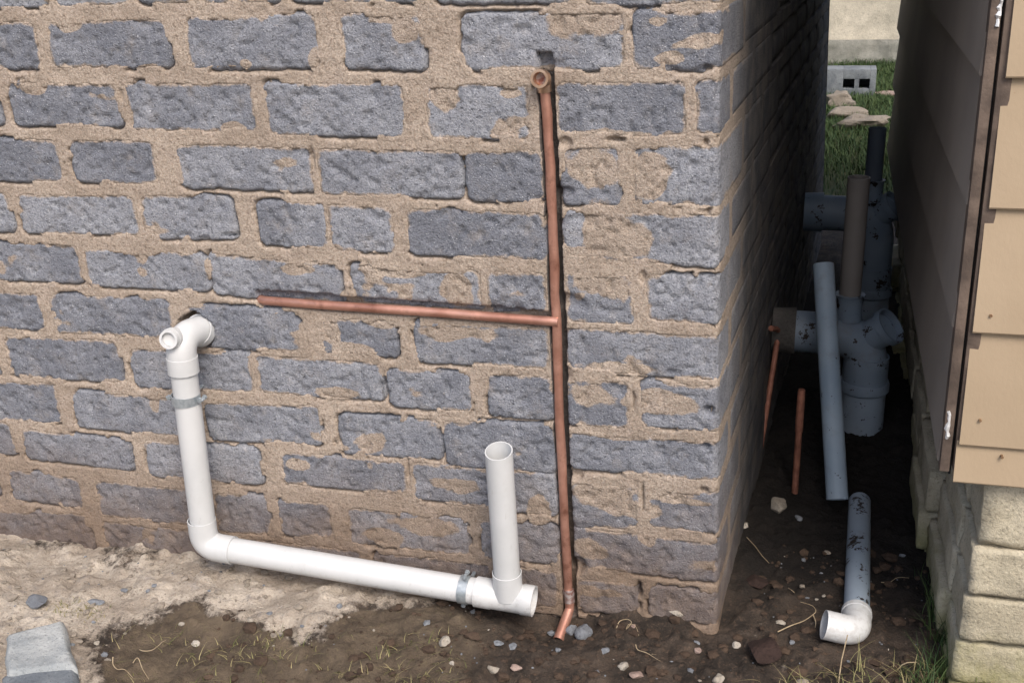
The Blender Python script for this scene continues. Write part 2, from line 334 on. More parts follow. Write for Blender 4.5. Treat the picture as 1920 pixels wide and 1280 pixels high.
# rows as measured: top line, bottom line, ends of the bricks
ROWS = [
 ([(0, -75), (1360, -95)], [(0, 12), (90, 12), (245, 4), (640, 2), (860, 3), (1360, 5)], [(-60, 80), (95, 235), (250, 520), (535, 790), (812, 1075), (1090, 1362)]),
 ([(0, 45), (90, 43), (300, 38), (600, 26), (900, 30), (1360, 22)], [(0, 125), (318, 124), (600, 127), (800, 129), (1360, 127)], [(-150, 73), (90, 318), (348, 597), (640, 795), (865, 1173), (1185, 1361)]),
 ([(0, 158), (100, 158), (350, 160), (570, 158), (900, 163), (1100, 158), (1360, 152)], [(0, 232), (225, 236), (240, 242), (475, 246), (500, 250), (760, 256), (990, 261), (1040, 255), (1360, 250)], [(-260, 0), (18, 225), (238, 480), (497, 760), (797, 995), (1040, 1288), (1302, 1358)]),
 ([(0, 263), (130, 264), (290, 267), (340, 271), (590, 281), (780, 276), (870, 285), (1020, 283), (1160, 270), (1360, 280)], [(0, 337), (120, 338), (290, 344), (340, 350), (585, 356), (600, 362), (865, 370), (880, 375), (1030, 378), (1160, 385), (1250, 382), (1360, 382)], [(-160, 115), (133, 295), (333, 588), (595, 866), (873, 1023), (1050, 1168), (1188, 1358)]),
 ([(0, 360), (35, 370), (240, 365), (270, 371), (440, 370), (480, 378), (740, 392), (760, 391), (1020, 403), (1060, 405), (1360, 405)], [(0, 430), (250, 442), (430, 448), (480, 457), (740, 472), (765, 476), (1025, 485), (1060, 488), (1360, 500)], [(-120, 22), (35, 258), (267, 440), (482, 613), (617, 740), (762, 1026), (1056, 1355)]),
 ([(0, 455), (150, 465), (165, 470), (380, 478), (395, 474), (640, 500), (660, 495), (860, 502), (910, 518), (1020, 508), (1060, 510), (1190, 520), (1360, 525)], [(0, 522), (150, 526), (165, 532), (390, 545), (400, 550), (640, 572), (655, 568), (900, 582), (910, 584), (1030, 590), (1060, 602), (1200, 605), (1350, 605)], [(-100, 153), (160, 390), (393, 640), (658, 903), (912, 1028), (1058, 1190), (1210, 1352)]),
 ([(0, 548), (80, 552), (95, 553), (310, 560), (345, 575), (560, 584), (590, 598), (760, 605), (780, 606), (1035, 618), (1060, 620), (1345, 632)], [(0, 610), (80, 616), (95, 622), (320, 632), (345, 647), (560, 657), (600, 660), (740, 668), (780, 677), (1025, 690), (1065, 692), (1190, 705), (1340, 713)], [(-170, 82), (95, 325), (347, 565), (600, 745), (775, 1032), (1058, 1347)]),
 ([(0, 628), (205, 638), (245, 652), (470, 668), (480, 670), (715, 680), (725, 693), (870, 700), (910, 700), (1030, 708), (1070, 712), (1345, 728)], [(12, 702), (225, 716), (255, 727), (470, 732), (485, 730), (715, 752), (725, 757), (880, 772), (915, 777), (1035, 787), (1060, 793), (1180, 802), (1345, 806)], [(-230, -8), (12, 227), (245, 474), (480, 720), (725, 884), (912, 1039), (1060, 1183), (1200, 1345)]),
 ([(0, 713), (105, 722), (140, 735), (310, 742), (385, 753), (600, 766), (640, 780), (820, 788), (830, 790), (1035, 800), (1065, 818), (1190, 824), (1340, 832)], [(0, 782), (110, 790), (140, 797), (315, 807), (385, 825), (600, 830), (640, 847), (820, 860), (835, 870), (1040, 886), (1065, 886), (1200, 893), (1335, 900)], [(-140, 112), (136, 372), (385, 602), (635, 828), (832, 1041), (1066, 1342)]),
 ([(0, 790), (30, 798), (60, 806), (245, 832), (275, 825), (480, 845), (520, 850), (600, 850), (740, 866), (770, 868), (900, 880), (960, 884), (1040, 893), (1065, 908), (1200, 915), (1210, 918), (1340, 925)], [(0, 845), (60, 860), (245, 880), (275, 890), (485, 906), (530, 902), (590, 907), (755, 925), (770, 928), (900, 950), (1040, 967), (1070, 985), (1205, 992), (1330, 998)], [(-200, 27), (42, 248), (273, 490), (527, 765), (771, 928), (945, 1043), (1068, 1203), (1212, 1341)]),
 ([(0, 872), (20, 877), (150, 902), (180, 903), (350, 915), (395, 926), (510, 933), (520, 937), (625, 947), (650, 952), (850, 973), (960, 978), (1045, 988), (1070, 1006), (1340, 1018)], [(0, 928), (20, 935), (150, 948), (180, 962), (350, 977), (400, 995), (510, 1002), (520, 1002), (625, 1004), (655, 1015), (850, 1037), (960, 1050), (1050, 1057), (1070, 1070), (1210, 1080), (1345, 1092)], [(-230, -5), (18, 154), (180, 385), (402, 508), (522, 624), (650, 880), (900, 1048), (1072, 1342)]),
 ([(0, 955), (170, 968), (195, 976), (300, 985), (350, 990), (460, 1012), (700, 1036), (1050, 1073), (1075, 1086), (1190, 1096), (1210, 1104), (1345, 1112)], [(0, 1022), (340, 1040), (460, 1068), (700, 1098), (1050, 1138), (1345, 1172)], [(-60, 172), (193, 432), (447, 682), (700, 925), (945, 1050), (1080, 1198), (1214, 1343)]),
]
COVERS = [(1100, 35, 85, 42), (760, 60, 40, 30), (735, 30, 60, 18), (130, 45, 30, 20), (590, 110, 18, 30), (830, 185, 42, 34), (960, 175, 30, 12), (1110, 305, 62, 42), (1165, 262, 90, 20),
 (1215, 330, 50, 45), (1150, 440, 70, 60), (1085, 485, 60, 26), (850, 545, 45, 38), (760, 510, 90, 12), (1130, 535, 68, 34), (1205, 500, 60, 16), (560, 505, 40, 12), (250, 470, 60, 14), (850, 625, 85, 20),
 (720, 600, 45, 18), (660, 655, 55, 14), (1110, 740, 50, 33), (1240, 755, 75, 28), (1160, 690, 90, 14), (630, 735, 60, 14), (1130, 925, 75, 42), (1180, 955, 90, 26), (1240, 925, 80, 16), (1160, 815, 100, 12),
 (1300, 820, 30, 14), (560, 870, 30, 14), (1110, 1030, 45, 26), (800, 985, 100, 26), (720, 1005, 60, 20), (860, 910, 60, 22), (200, 345, 20, 12), (280, 130, 30, 10), (460, 120, 16, 10), (290, 760, 20, 30), (350, 590, 20, 14),
 (1130, 1110, 60, 16), (1010, 960, 30, 40), (420, 30, 60, 10), (1280, 940, 60, 10), (1255, 110, 30, 12), (60, 165, 40, 16), (430, 240, 34, 12), (620, 620, 22, 30), (1230, 40, 20, 8)]
COVERS = [(*WS(x, y), rx*.00095, ry*.00105) for x, y, rx, ry in COVERS]
PITS = [(1155, 262, .017, .005, .014), (1330, 770, .011, .011, .016), (1323, 838, .012, .008, .012), (1326, 128, .010, .006, .012), (1322, 268, .005, .007, .012), (1326, 398, .006, .005, .01), (1320, 918, .009, .007, .012),
 (1242, 840, .006, .006, .006), (1205, 520, .006, .014, .008), (628, 830, .005, .006, .01), (1188, 750, .0035, .02, .01), (1205, 930, .0035, .03, .01), (1198, 1105, .006, .02, .014), (430, 440, .02, .004, .006),
 (350, 440, .016, .005, .005), (226, 178, .005, .014, .006), (585, 300, .004, .03, .008), (765, 880, .004, .03, .008), (715, 730, .003, .02, .008), (826, 815, .003, .02, .008), (1000, 165, .004, .004, .008)]
PITS = [(*WS(a[0], a[1]), *a[2:]) for a in PITS]
CH_V = sorted([(WS(x, y)[1], WS(x, y)[0]) for x, y in ((1020, 96), (1023, 150), (1029, 250), (1037, 400), (1043, 560), (1049, 700), (1054, 850), (1061, 980), (1068, 1110), (1070, 1160))])
CHZ = np.array([a[0] for a in CH_V]); CHS = np.array([a[1] for a in CH_V])
CH_H = [WS(x, y) for x, y in ((485, 560), (640, 572), (800, 583), (940, 593), (1050, 604))]
CHH_S = np.array([a[0] for a in CH_H]); CHH_Z = np.array([a[1] for a in CH_H])
def chase_edges(z): c = np.interp(z, CHZ, CHS); return c-.0138-.002*vn(z, z*0, .03, 2), c+.0138+.006*ss(.62, .95, fbm(z, z*0, .05, 3, 3))+.002*vn(z, z*0, .012, 5)
def chase_snap(s, z, d):
    s = s.copy(); a, b = chase_edges(z); ok = (z < CHZ[-1]) & (z > -.06)
    s = np.where(ok & (np.abs(s-a) < d*.52), a, s); s = np.where(ok & (np.abs(s-b) < d*.52), b, s); return s
def chase_cut(s, z, h):
    a, b = chase_edges(z)
    i = (s > a+.0002) & (s < b-.0002) & (z < CHZ[-1]-.0) & (z > -.08)
    h = np.where(i, -.026+.003*vn(s, z, .008, 4), h)
    zc = np.interp(s, CHH_S, CHH_Z); dz = (z-zc-.002)
    t = ss(.0165, .0135, np.abs(dz))*ss(CHH_S[0]-.006, CHH_S[0], s)*(s < CHH_S[-1])
    h = h*(1-t)+(-.019)*t
    # ragged chips on the right of the chase
    for px, py, rx, rz, dp in ((1070, 565, .032, .018, .010), (1058, 268, .018, .012, .008), (1060, 360, .022, .012, .009), (1062, 700, .012, .02, .006), (1082, 1060, .02, .024, .016), (1075, 890, .022, .012, .010)):
        cs, cz = WS(px, py); h = h-dp*ss(1, .45, np.sqrt(((s-cs)/rx)**2+((z-cz)/rz)**2)+.5*(fbm(s, z, .02, 6, 3)-.5))
    cs, cz = WS(366, 619)            # the hole the waste pipe comes out of
    h = np.where(np.hypot(s-cs, z-cz) < .038+.008*(vn(s, z, .02, 1)-.5), -.06, h)
    return h
def pits(s, z, h):
    for cs, cz, rx, rz, dp in PITS:
        q = np.sqrt(((s-cs)/rx)**2+((z-cz)/rz)**2)+.5*(fbm(s, z, .01, 5, 2)-.5); h = h-dp*ss(1.1, .5, q)
    return h
def cover(s, z):
    c = np.full(np.shape(s), -9.)
    for cs, cz, rx, rz in COVERS:
        if abs(cs) < 9:
            q = 1-np.sqrt(((s-cs)/rx)**2+((z-cz)/rz)**2); c = np.maximum(c, q)
    c = c+1.0*(fbm(s, z, .05, 1, 4)-.5)
    g = (fbm(s, z*1.6, .11, 4, 4)-.72)*4
    return np.maximum(c, g)
BR = []      # every brick: s0, s1, zc, hh, slope, visible
corner_rows = []
for ri, (tp, bt, ends) in enumerate(ROWS):
    tx, ty = zip(*tp); bx_, by = zip(*bt)
    for bi, (x0, x1) in enumerate(ends):
        xa, xb = max(x0, -60), x1
        a0 = WS(x0+2, np.interp(x0+8, tx, ty)); a1 = WS(x1-2, np.interp(x1-8, tx, ty)); b0 = WS(x0+2, np.interp(x0+8, bx_, by)); b1 = WS(x1-2, np.interp(x1-8, bx_, by))
        s0 = (a0[0]+b0[0])/2; s1 = (a1[0]+b1[0])/2; za = (a0[1]+b0[1])/2; zb = (a1[1]+b1[1])/2; hh = ((a0[1]-b0[1])+(a1[1]-b1[1]))/4
        if bi == len(ends)-1:
            L = s1-s0; s1 = .13 if L > .2 else (.285 if L > .09 else .13); sl = 0
            corner_rows.append((zb, hh, s1))
            zc = zb
        else: sl = (zb-za)/(s1-s0); zc = (za+zb)/2
        BR.append([s0-.002, s1+(.002 if bi < len(ends)-1 else 0), zc, hh+.0045, sl, True])
    first = BR[-len(ends)]; s = first[0]-.02; zc = first[2]
    while s > -2.3: BR.append([s-.285, s, zc, first[3], 0, False]); s -= .305
for zb, hh, s1 in corner_rows:
    s = s1+.018
    while s < 2.6: BR.append([s, min(s+.285, 2.685), zb, hh+.002, 0, True]); s += .303+rnd.uniform(-.006, .006)
ztop = corner_rows[0][0]
for k in range(1, 14):       # courses above the picture, and the buried one
    s = -2.3+(k % 2)*.15
    while s < 2.6: BR.append([s, min(s+.285, 2.685), ztop+k*.1055, .044, 0, False]); s += .303
s = -2.3
while s < 2.6: BR.append([s, min(s+.285, 2.685), corner_rows[-1][0]-.10, .044, 0, False]); s += .303
def brick_sd(b, s, z):
    s0, s1, zc, hh, sl, _ = b; u = s-(s0+s1)/2; v = (z-zc)-sl*u; hw = (s1-s0)/2; r = .016
    qx = np.abs(u)-hw+r; qz = np.abs(v)-hh+r
    d = np.hypot(np.maximum(qx, 0), np.maximum(qz, 0))+np.minimum(np.maximum(qx, qz), 0)-r
    d = d+.0060*(fbm(s, z, .045, 2, 4)-.5)+.0028*(vn(s, z, .009, 6)-.5); return d, v/hh
def smear_w(s, z, v):
    n = fbm(s, z, .09, 5, 4); m = ss(.40, .43, n+.06*v)
    smooth_side = ss(.0, .05, s)
    w = -.0028+m*(.0060+.0050*vn(s, z, .03, 0)**2)
    return w*(1-smooth_side)+smooth_side*.007
def brick_h(s, z, d):
    side = 1-.93*ss(0, .05, s)
    h = (.0032*(fbm(s, z*1.7, .045, 1, 3)-.5)+.0009*(fbm(s, z, .02, 0, 3)-.5)+.0010*(vn(s, z, .006, 3)-.5))*side-.0009*ss(-.008, .001, d)*side+.0005
    h = h-.004*ss(.66, .8, vn(s, z, .011, 7))*side
    return h-.014*ss(-.001, .0035, d)
# --- mortar: one wrapped relief sheet
s_ax = np.concatenate([np.arange(-2.4, -1.76, .02), np.arange(-1.76, .40, .0034), np.arange(.40, 1.0, .008), np.arange(1.0, 2.70, .02)])
z_ax = np.concatenate([np.arange(-.14, 1.25, .0034), np.arange(1.25, 2.72, .025)])
S, Z = np.meshgrid(s_ax, z_ax, indexing='ij'); dS = np.where(np.abs(S+.68) < 1.08, .0034, .02)
S = chase_snap(S, Z, dS)
side = ss(0, .05, S)
HM = .0003+(.0036*(fbm(S, Z*1.7, .045, 1, 4)-.5)+.0016*(fbm(S, Z, .016, 0, 3)-.5)+.0012*(fbm(S, Z, .12, 6, 3)-.5)+.0010*(vn(S, Z, .009, 2)-.5)+.0012*(vn(S, Z, .0045, 4)-.5))*(1-.9*side)
# thin lines scratched along the bed joints
COV = ss(0, .12, cover(S, Z)); DR = np.zeros_like(S)
for b in BR:
    i0, i1 = np.searchsorted(s_ax, [b[0]-.03, b[1]+.03]); j0, j1 = np.searchsorted(z_ax, [b[2]-b[3]-.03, b[2]+b[3]+.03])
    if i1 <= i0 or j1 <= j0: continue
    sl_ = (slice(i0, i1), slice(j0, j1)); d, v = brick_sd(b, S[sl_], Z[sl_]); wv = smear_w(S[sl_], Z[sl_], v)+COV[sl_]*.006
    DR[sl_] = np.maximum(DR[sl_], ss(0, .0035, -(d+wv)))
    crack = ss(.0045, .001, np.abs(d-.0015))*ss(.0, -.0015, wv); HM[sl_] = HM[sl_]-.008*crack
HM = HM+COV*.0003-DR*.0125
HM = chase_cut(S, Z, pits(S, Z, HM))
V = WP(S, Z, HM).reshape(-1, 3)
a_, b_ = chase_edges(Z); grey = ((S > a_-.001) & (S < b_+.001) & (Z < CHZ[-1])).astype(float)*.75
wall = empty('brick_wall', (-1.2, .02, 0))
tag(wall, 'rough grey concrete brick wall with smeared tan sand mortar, pipes chased into it', 'wall')
mo = link('mortar', npmesh('mortar', V, grid_faces(*S.shape), True, {'grey': grey, 'side': ss(-.004, .42, S)}), M['mortar'], wall)  # side mask: painted shade grows away from the corner
# solid core behind the relief
cb = MB(); cb.hull([WP(-2.4, -.14, -.075), WP(-.08, -.14, -.075), (.141-.10, 2.69, -.14), (-2.4, 2.69, -.14), WP(-2.4, 2.7, -.075), WP(-.08, 2.7, -.075), (.141-.17, 2.69, 2.7), (-2.4, 2.69, 2.7)],
    [(0, 1, 5, 4), (1, 2, 6, 5), (2, 3, 7, 6), (3, 0, 4, 7), (4, 5, 6, 7), (0, 3, 2, 1)])
cb.build('wall_core', M['mortar'], wall)
endp = MB(); P0 = WP(2.68, -.14, .002); P1 = WP(2.68, 2.7, .002)
endp.hull([P0, P1, (P1[0]-.3, P1[1]+.004, P1[2]), (P0[0]-.3, P0[1]+.004, P0[2])], [(0, 1, 2, 3)]); endp.build('wall_end', M['mortar'], wall)
def brick_mesh(b, step):
    s0, s1, zc, hh, sl, _ = b; e = .006
    n = max(int((s1-s0+2*e)/step), 4); mz = max(int((2*hh+2*e)/step), 3)
    U = np.linspace(s0-e, s1+e, n+1); Wz = np.linspace(-hh-e, hh+e, mz+1); s, v = np.meshgrid(U, Wz, indexing='ij')
    z = zc+v+sl*(s-(s0+s1)/2); s = chase_snap(s, z, (s1-s0)/n); d, vv = brick_sd(b, s, z)
    h = chase_cut(s, z, pits(s, z, brick_h(s, z, d)+rb)); h = np.where(h < -.0145, np.where(d < 0, h+.003, h-.006), h)
    smr = np.maximum(ss(-.020, .002, d)*.80*ss(.38, .52, fbm(s, z, .09, 5, 4)+.07*vv), ss(-.10, .55, cover(s, z))*1.0)+.1*ss(0, .05, s)
    P = WP(s, z, h).reshape(-1, 3); F = grid_faces(n+1, mz+1)
    idx = np.arange((n+1)*(mz+1)).reshape(n+1, mz+1)
    loop = np.concatenate([idx[:-1, 0], idx[-1, :-1], idx[:0:-1, -1], idx[0, :0:-1]])
    B = WP(s, z, h*0-.06).reshape(-1, 3)[loop]; k = len(loop); base = len(P)
    q = np.arange(k); sk = np.stack([loop[q], base+q, base+(q+1) % k, loop[(q+1) % k]], 1)
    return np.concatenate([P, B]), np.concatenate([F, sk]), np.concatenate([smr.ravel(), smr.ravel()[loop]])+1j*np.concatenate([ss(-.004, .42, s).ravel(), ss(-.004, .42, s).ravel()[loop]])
stuffV, stuffF, stuffA, nv = [], [], [], 0
for b in BR:
    vis = b[5]; rb = rnd.uniform(-.0005, .0006)*(0.4 if b[0] > 0 else 1)
    cx = (b[0]+b[1])/2; step = (.0042 if b[0] < .02 else (.012 if cx < .8 else .03)) if vis else .03
    P, F, A = brick_mesh(b, step)
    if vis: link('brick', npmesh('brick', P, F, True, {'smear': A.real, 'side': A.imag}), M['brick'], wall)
    else: stuffV.append(P); stuffF.append(F+nv); stuffA.append(A); nv += len(P)
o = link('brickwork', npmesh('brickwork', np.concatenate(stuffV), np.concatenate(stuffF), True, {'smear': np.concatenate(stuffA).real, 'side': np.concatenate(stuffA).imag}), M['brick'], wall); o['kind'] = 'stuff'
rf = MB().box(-2.6, .34, -.02, 2.8, 2.72, 2.76); rf.build('shade_eave', M['added_eave'], wall)  # unseen eave, added and stretched over the gap to keep it dark

# ================================================================ GROUND
def seg_dist(x, y, poly):
    d = np.full(np.shape(x), 9.); ins = np.zeros(np.shape(x), bool)
    for (x0, y0), (x1, y1) in zip(poly, poly[1:]+poly[:1]):
        ex, ey = x1-x0, y1-y0; t = np.clip(((x-x0)*ex+(y-y0)*ey)/(ex*ex+ey*ey+1e-12), 0, 1)
        d = np.minimum(d, np.hypot(x-x0-t*ex, y-y0-t*ey))
        c = ((y0 > y) != (y1 > y)) & (x < (x1-x0)*(y-y0)/(y1-y0+1e-12)+x0); ins ^= c
    return np.where(ins, d, -d)
g2 = lambda a, b: tuple(at_z(a, b)[:2])
SANDP = [(-4, .1), (-.62, .1), g2(850, 1135), g2(700, 1135), g2(655, 1165), g2(565, 1192), g2(500, 1172), g2(420, 1148), g2(330, 1138), g2(235, 1165), g2(195, 1200), g2(185, 1290), (-1.2, -2), (-4, -2)]
def gh(x, y):
    """ground height"""
    x = np.asarray(x, float); y = np.asarray(y, float)
    near = ss(3.4, 2.2, np.abs(y)+np.abs(x)*.3)
    h = .03*(fbm(x, y, .35, 2, 3)-.5)+near*(.030*(fbm(x, y, .09, 3, 5)-.5)+.014*(fbm(x, y, .03, 5, 3)-.5)+.008*ss(.6, .9, vn(x, y, .022, 1))+.006*(vn(x, y, .012, 6)-.5))
    sp = np.clip(seg_dist(x, y, SANDP)/.06, -1, 1)
    h = h+.008*sp-.006
    h = h-.022*ss(-.9, -1.6, x)*ss(-.25, .0, y)+.012*ss(-.30, -.12, y)*ss(-.75, -1.0, x)*fbm(x, y, .08, 1, 3)
    h = h-.03*ss(.13, .04, np.hypot(x+.31, y+.04))            # hole at the copper tail
    h = h+.05*ss(.5, 1.0, y)*ss(1.4, 1.0, y)*ss(.0, .12, x)+.03*ss(2.6, 6, y)
    return h
def axis(dense0, dense1, st, lo, hi, g=1.18):
    a = list(np.arange(dense0, dense1, st)); d = st; p = a[-1]
    while p < hi: d = min(d*g, 3.); p += d; a.append(p)
    d = st; p = dense0; L = []
    while p > lo: d = min(d*g, 3.); p -= d; L.append(p)
    return np.array(L[::-1]+a)
gx = axis(-1.75, .75, .0065, -40, 40); gy = axis(-.62, .9, .0065, -30, 60, 1.06)
GX, GY = np.meshgrid(gx, gy, indexing='ij'); GZ = gh(GX, GY)
sp = seg_dist(GX, GY, SANDP)+.09*(fbm(GX, GY, .10, 4, 4)-.5)
sp = sp+.03*(fbm(GX, GY, .03, 5, 3)-.5); sandy = ss(-.06, .07, sp); sandy = np.maximum(sandy*.95, .22*ss(.55, .7, fbm(GX, GY, .05, 6, 4)))
sandy = sandy*(1-.5*ss(.52, .7, fbm(GX, GY, .16, 0, 4)))
mossy = ss(-.30, -.55, GX)*(1-ss(-.02, .01, sp))*ss(-.03, -.10, GY)
green = ss(2.9, 3.7, GY+.8*(fbm(GX, GY, .5, 3, 3)-.5))
gm = npmesh('ground', np.stack([GX, GY, GZ], -1).reshape(-1, 3), grid_faces(*GX.shape), True, {'sandy': sandy, 'mossy': mossy, 'green': green, 'wet_shade': ss(.0, .25, GY)*ss(2.6, 2.0, GY)*ss(-.1, .05, GX)})
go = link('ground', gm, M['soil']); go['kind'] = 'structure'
def GP(px, py, dz=0):
    z = 0.
    for _ in range(4): p = at_z(px, py, z); z = float(gh(p[0], p[1]))
    return Vector((p[0], p[1], z+dz))

def GC(px, py, up=0.):
    """the point seen at a pixel that lies 'up' above the ground"""
    z = up
    for _ in range(6): p = at_z(px, py, z); z = float(gh(p[0], p[1]))+up
    return Vector(p.tolist())
# ================================================================ WOODEN SHED (right)
shed = empty('shed', (.9, 1.1, 0)); tag(shed, 'cream lapboard shed standing on a low block foundation across the narrow gap', 'shed')
FY = -.12; X0 = .392
lines = [float(at_y(x, y, FY)[2]) for x, y in ((1785, 905), (1797, 836), (1822, 626), (1852, 394), (1884, 149))]
lines += [lines[-1]+.197*k for k in range(1, 9)]
lx = [float(at_y(x, y, FY)[0]) for x, y in ((1787, 900), (1799, 830), (1824, 620), (1855, 388), (1886, 143))]+[X0-.003*k for k in range(8)]
def board(face, z0, z1, a0, a1, jit=0):
    """a lapped board: thick bottom edge, thin top tucked under the next"""
    b = MB(); zt = z1+.022; n = 10
    for o0, o1 in ((0, 1),):
        pts = []; fc = []
        for i in range(n+1):
            a = a0+(a1-a0)*i/n; wv = .0006*math.sin(i*1.7+z0*20)
            prof = [(0.013+wv, z0+.0015), (.0145+wv, z0+.004), (.004+wv, zt), (-.006, zt), (0., z0+.0015)]
            for h, z in prof:
                pts.append((a, FY+.014-h, z) if face == 'front' else (.370-h*1.35, a, z))
        for i in range(n):
            for k in range(5): q = i*5+k; r = i*5+(k+1) % 5; fc.append((q, r, r+5, q+5))
        fc.append((0, 1, 2, 3, 4)); e = n*5; fc.append((e+4, e+3, e+2, e+1, e))
        b.hull(pts, fc)
    return b
for i in range(len(lines)-1):
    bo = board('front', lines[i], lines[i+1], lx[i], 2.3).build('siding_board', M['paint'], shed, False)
    for px, py in {0: [(1879, 857)], 1: [(1838, 788)], 2: [(1858, 592)], 3: [], 4: []}.get(i, []):
        p = at_y(px, py, FY-.001); n_ = MB().tube([(p[0], FY+.006, p[2]), (p[0], FY-.0025, p[2])], .0023, 10); n_.build('nail', M['nail'], bo)
zs = [float(at_y(1764, 866, -.10)[2])]+lines[2:]
for i in range(len(zs)-1):
    board('side', zs[i], zs[i+1], -.098, 2.42).build('siding_board', M['shaded_paint'], shed, False)
MB().box(.3535, .3685, -.113, -.085, zs[0]-.01, 2.62, .002).build('corner_trim', M['trim'], shed)
MB().box(.369, .3725, -.100, -.085, zs[0]-.02, 2.62).build('slit_shade_strip', M['black'], shed)  # black strip standing in for the shaded slit between the trims
MB().box(.373, .3925, -.1125, -.085, lines[0]+.02, 2.62, .002).build('corner_trim', M['trim'], shed)
for (pa, pb, n) in (((1877, 0), (1869, 50), 7), ((1779, 770), (1776, 822), 8)):
    b = MB(); A = at_y(*pa, -.112); B = at_y(*pb, -.112); pts = [tuple(A+(B-A)*t/n+np.array([rnd.uniform(-.0015, .0015), rnd.uniform(-.002, .001), 0])) for t in range(n+1)]
    b.tube(pts, [.0015+rnd.uniform(.0005, .003) for _ in pts], 7).build('sealant_bead', M['foil'], shed)
wl = MB(); wl.box(.392, 2.25, -.084, 2.40, zs[0]+.005, 2.66); wl.build('wall_frame', M['trim'], shed)
rf = MB().box(.30, 2.4, -.22, 2.5, 2.67, 2.71); rf.build('shade_eave', M['added_eave'], shed)  # unseen shed eave, added and raised to block sky light from the gap
fd = MB().box(.445, 2.2, -.05, 2.36, -.1, zs[0]+.004).build('foundation', M['found_mortar'], shed)
fz = [lines[0]+.012]+[float(at_y(1870, y, -.09)[2]) for y in (1026, 1120, 1209, 1290)]; fz.append(fz[-1]-.10)
fx = [.428, .421, .417, .413, .41]
def stone_block(x0, x1, y0, y1, z0, z1, mat, parent, r=.0045, amp=.006, name='stone_block', step=.012):
    """rounded rough block with a rippled surface"""
    bm = bmesh.new(); bmesh.ops.create_cube(bm, size=1)
    bmesh.ops.subdivide_edges(bm, edges=bm.edges[:], cuts=9, use_grid_fill=True)
    c = Vector(((x0+x1)/2, (y0+y1)/2, (z0+z1)/2)); h = Vector(((x1-x0)/2, (y1-y0)/2, (z1-z0)/2))
    co_ = np.array([v.co[:] for v in bm.verts])*2
    co_ = np.sign(co_)*np.abs(co_)**.8                       # more points near the edges
    P = co_*np.array(h); hi = np.array(h)-r; inn = np.clip(P, -hi, hi); dl = P-inn; L = np.linalg.norm(dl, axis=1, keepdims=True)
    P = inn+dl/np.maximum(L, 1e-9)*np.minimum(L, r)
    W = P+np.array(c); nrm = P/np.array(h)**1.0; nrm = nrm/np.linalg.norm(nrm, axis=1, keepdims=True)
    k = amp*((fbm(W[:, 0]+W[:, 2]*.7, W[:, 1]+W[:, 2], .05, 1, 4)-.5)*2+(vn(W[:, 0]*1.3+W[:, 1], W[:, 2], .012, 4)-.5))
    W = W+nrm*k[:, None]
    for v, q in zip(bm.verts, W): v.co = q
    for f in bm.faces: f.smooth = True
    me = bpy.data.meshes.new(name); bm.to_mesh(me); bm.free(); return link(name, me, mat, parent)
for r_ in range(5):
    z1, z0 = fz[r_]-.003, fz[r_+1]+.003; x = fx[r_]; first = True; L = .155 if r_ % 2 else .30
    while x < 1.6:
        stone_block(x, x+L-.008, -.092+rnd.uniform(-.006, .006), .05, z0, z1, M['found'], fd); x += L; L = .30
    y = .058; off = rnd.uniform(-.01, .014)
    while y < 2.3:
        e = rnd.uniform(-.022, .012); stone_block(fx[r_]-.012+e, .56, y, y+.285, z0, z1, M['found'], fd, name='stone_block'); y += .295

# ================================================================ WHITE WASTE PIPE on the wall
OFF = -.062; R = .0262
wp_ = empty('waste_pipe', tuple(at_y(385, 1015, OFF))); tag(wp_, 'white plastic waste pipe running down and along the front of the brick wall', 'pipe')
P = lambda x, y, o=OFF: Vector(at_y(x, y, o).tolist())
top = P(341, 668); low = P(385, 1016); tee = P(952, 1118); end = P(985, 1134.5)
low2 = P(384, 1022); ax = (tee-low2).normalized(); dn = (low-top).normalized()
# vertical length and horizontal length
MB().tube([top-dn*.004, low-dn*.052], R, 28).build('upright_pipe', M['pvc'], wp_)
MB().tube([low2+ax*.055, tee-ax*.05], R, 28).build('long_pipe', M['pvc'], wp_)
# bottom elbow with sockets
eb = bend(low2-dn*.062, low2, low2+ax*.066, .036, 10); RS = R+.0028
MB().tube(eb, [RS]*len(eb), 28, inner=.002).build('elbow', M['pvc'], wp_)
# top elbow into the wall, with access plug
wh = Vector(at_y(374, 624, -.004).tolist()); hc = Vector(at_y(337, 640, -.052).tolist())
hc = top+Vector((0, 0, .040))-dn*0; hc.x = (top-dn*.05).x
eb = bend(top+dn*.030, hc, Vector((wh.x+.004, .05, wh.z-.002)), .034, 10)
MB().tube(eb, RS, 28, inner=.002).build('elbow', M['pvc'], wp_)
c0 = Vector((hc.x+.006, -.02, hc.z+.002)); c1 = Vector((wh.x, .006, wh.z))
MB().tube([c0+(c1-c0)*.45, c1], RS+.003, 28, inner=.002).build('socket', M['pvc'], wp_)
pd = Vector((.10, -.95, .16)).normalized(); pc = hc+Vector((-.006, 0, .002))-pd*.016
plug = MB().tube([pc, pc+pd*.030, pc+pd*.031, pc+pd*.042], [.0175, .0175, .0205, .0205], 24, inner=0).build('access_boss', M['pvc'], wp_)
MB().tube([pc+pd*.0425, pc+pd*.052], [.0195, .0185], 24, inner=.0045).build('plug_rim', M['pvc'], plug)
MB().tube([pc+pd*.0422, pc+pd*.0435], .0145, 20).build('plug_face', M['pvc_in'], plug)
MB().tube([top+dn*.0005, top+dn*.033], RS+.0014, 28, inner=.002).build('socket', M['pvc'], wp_)
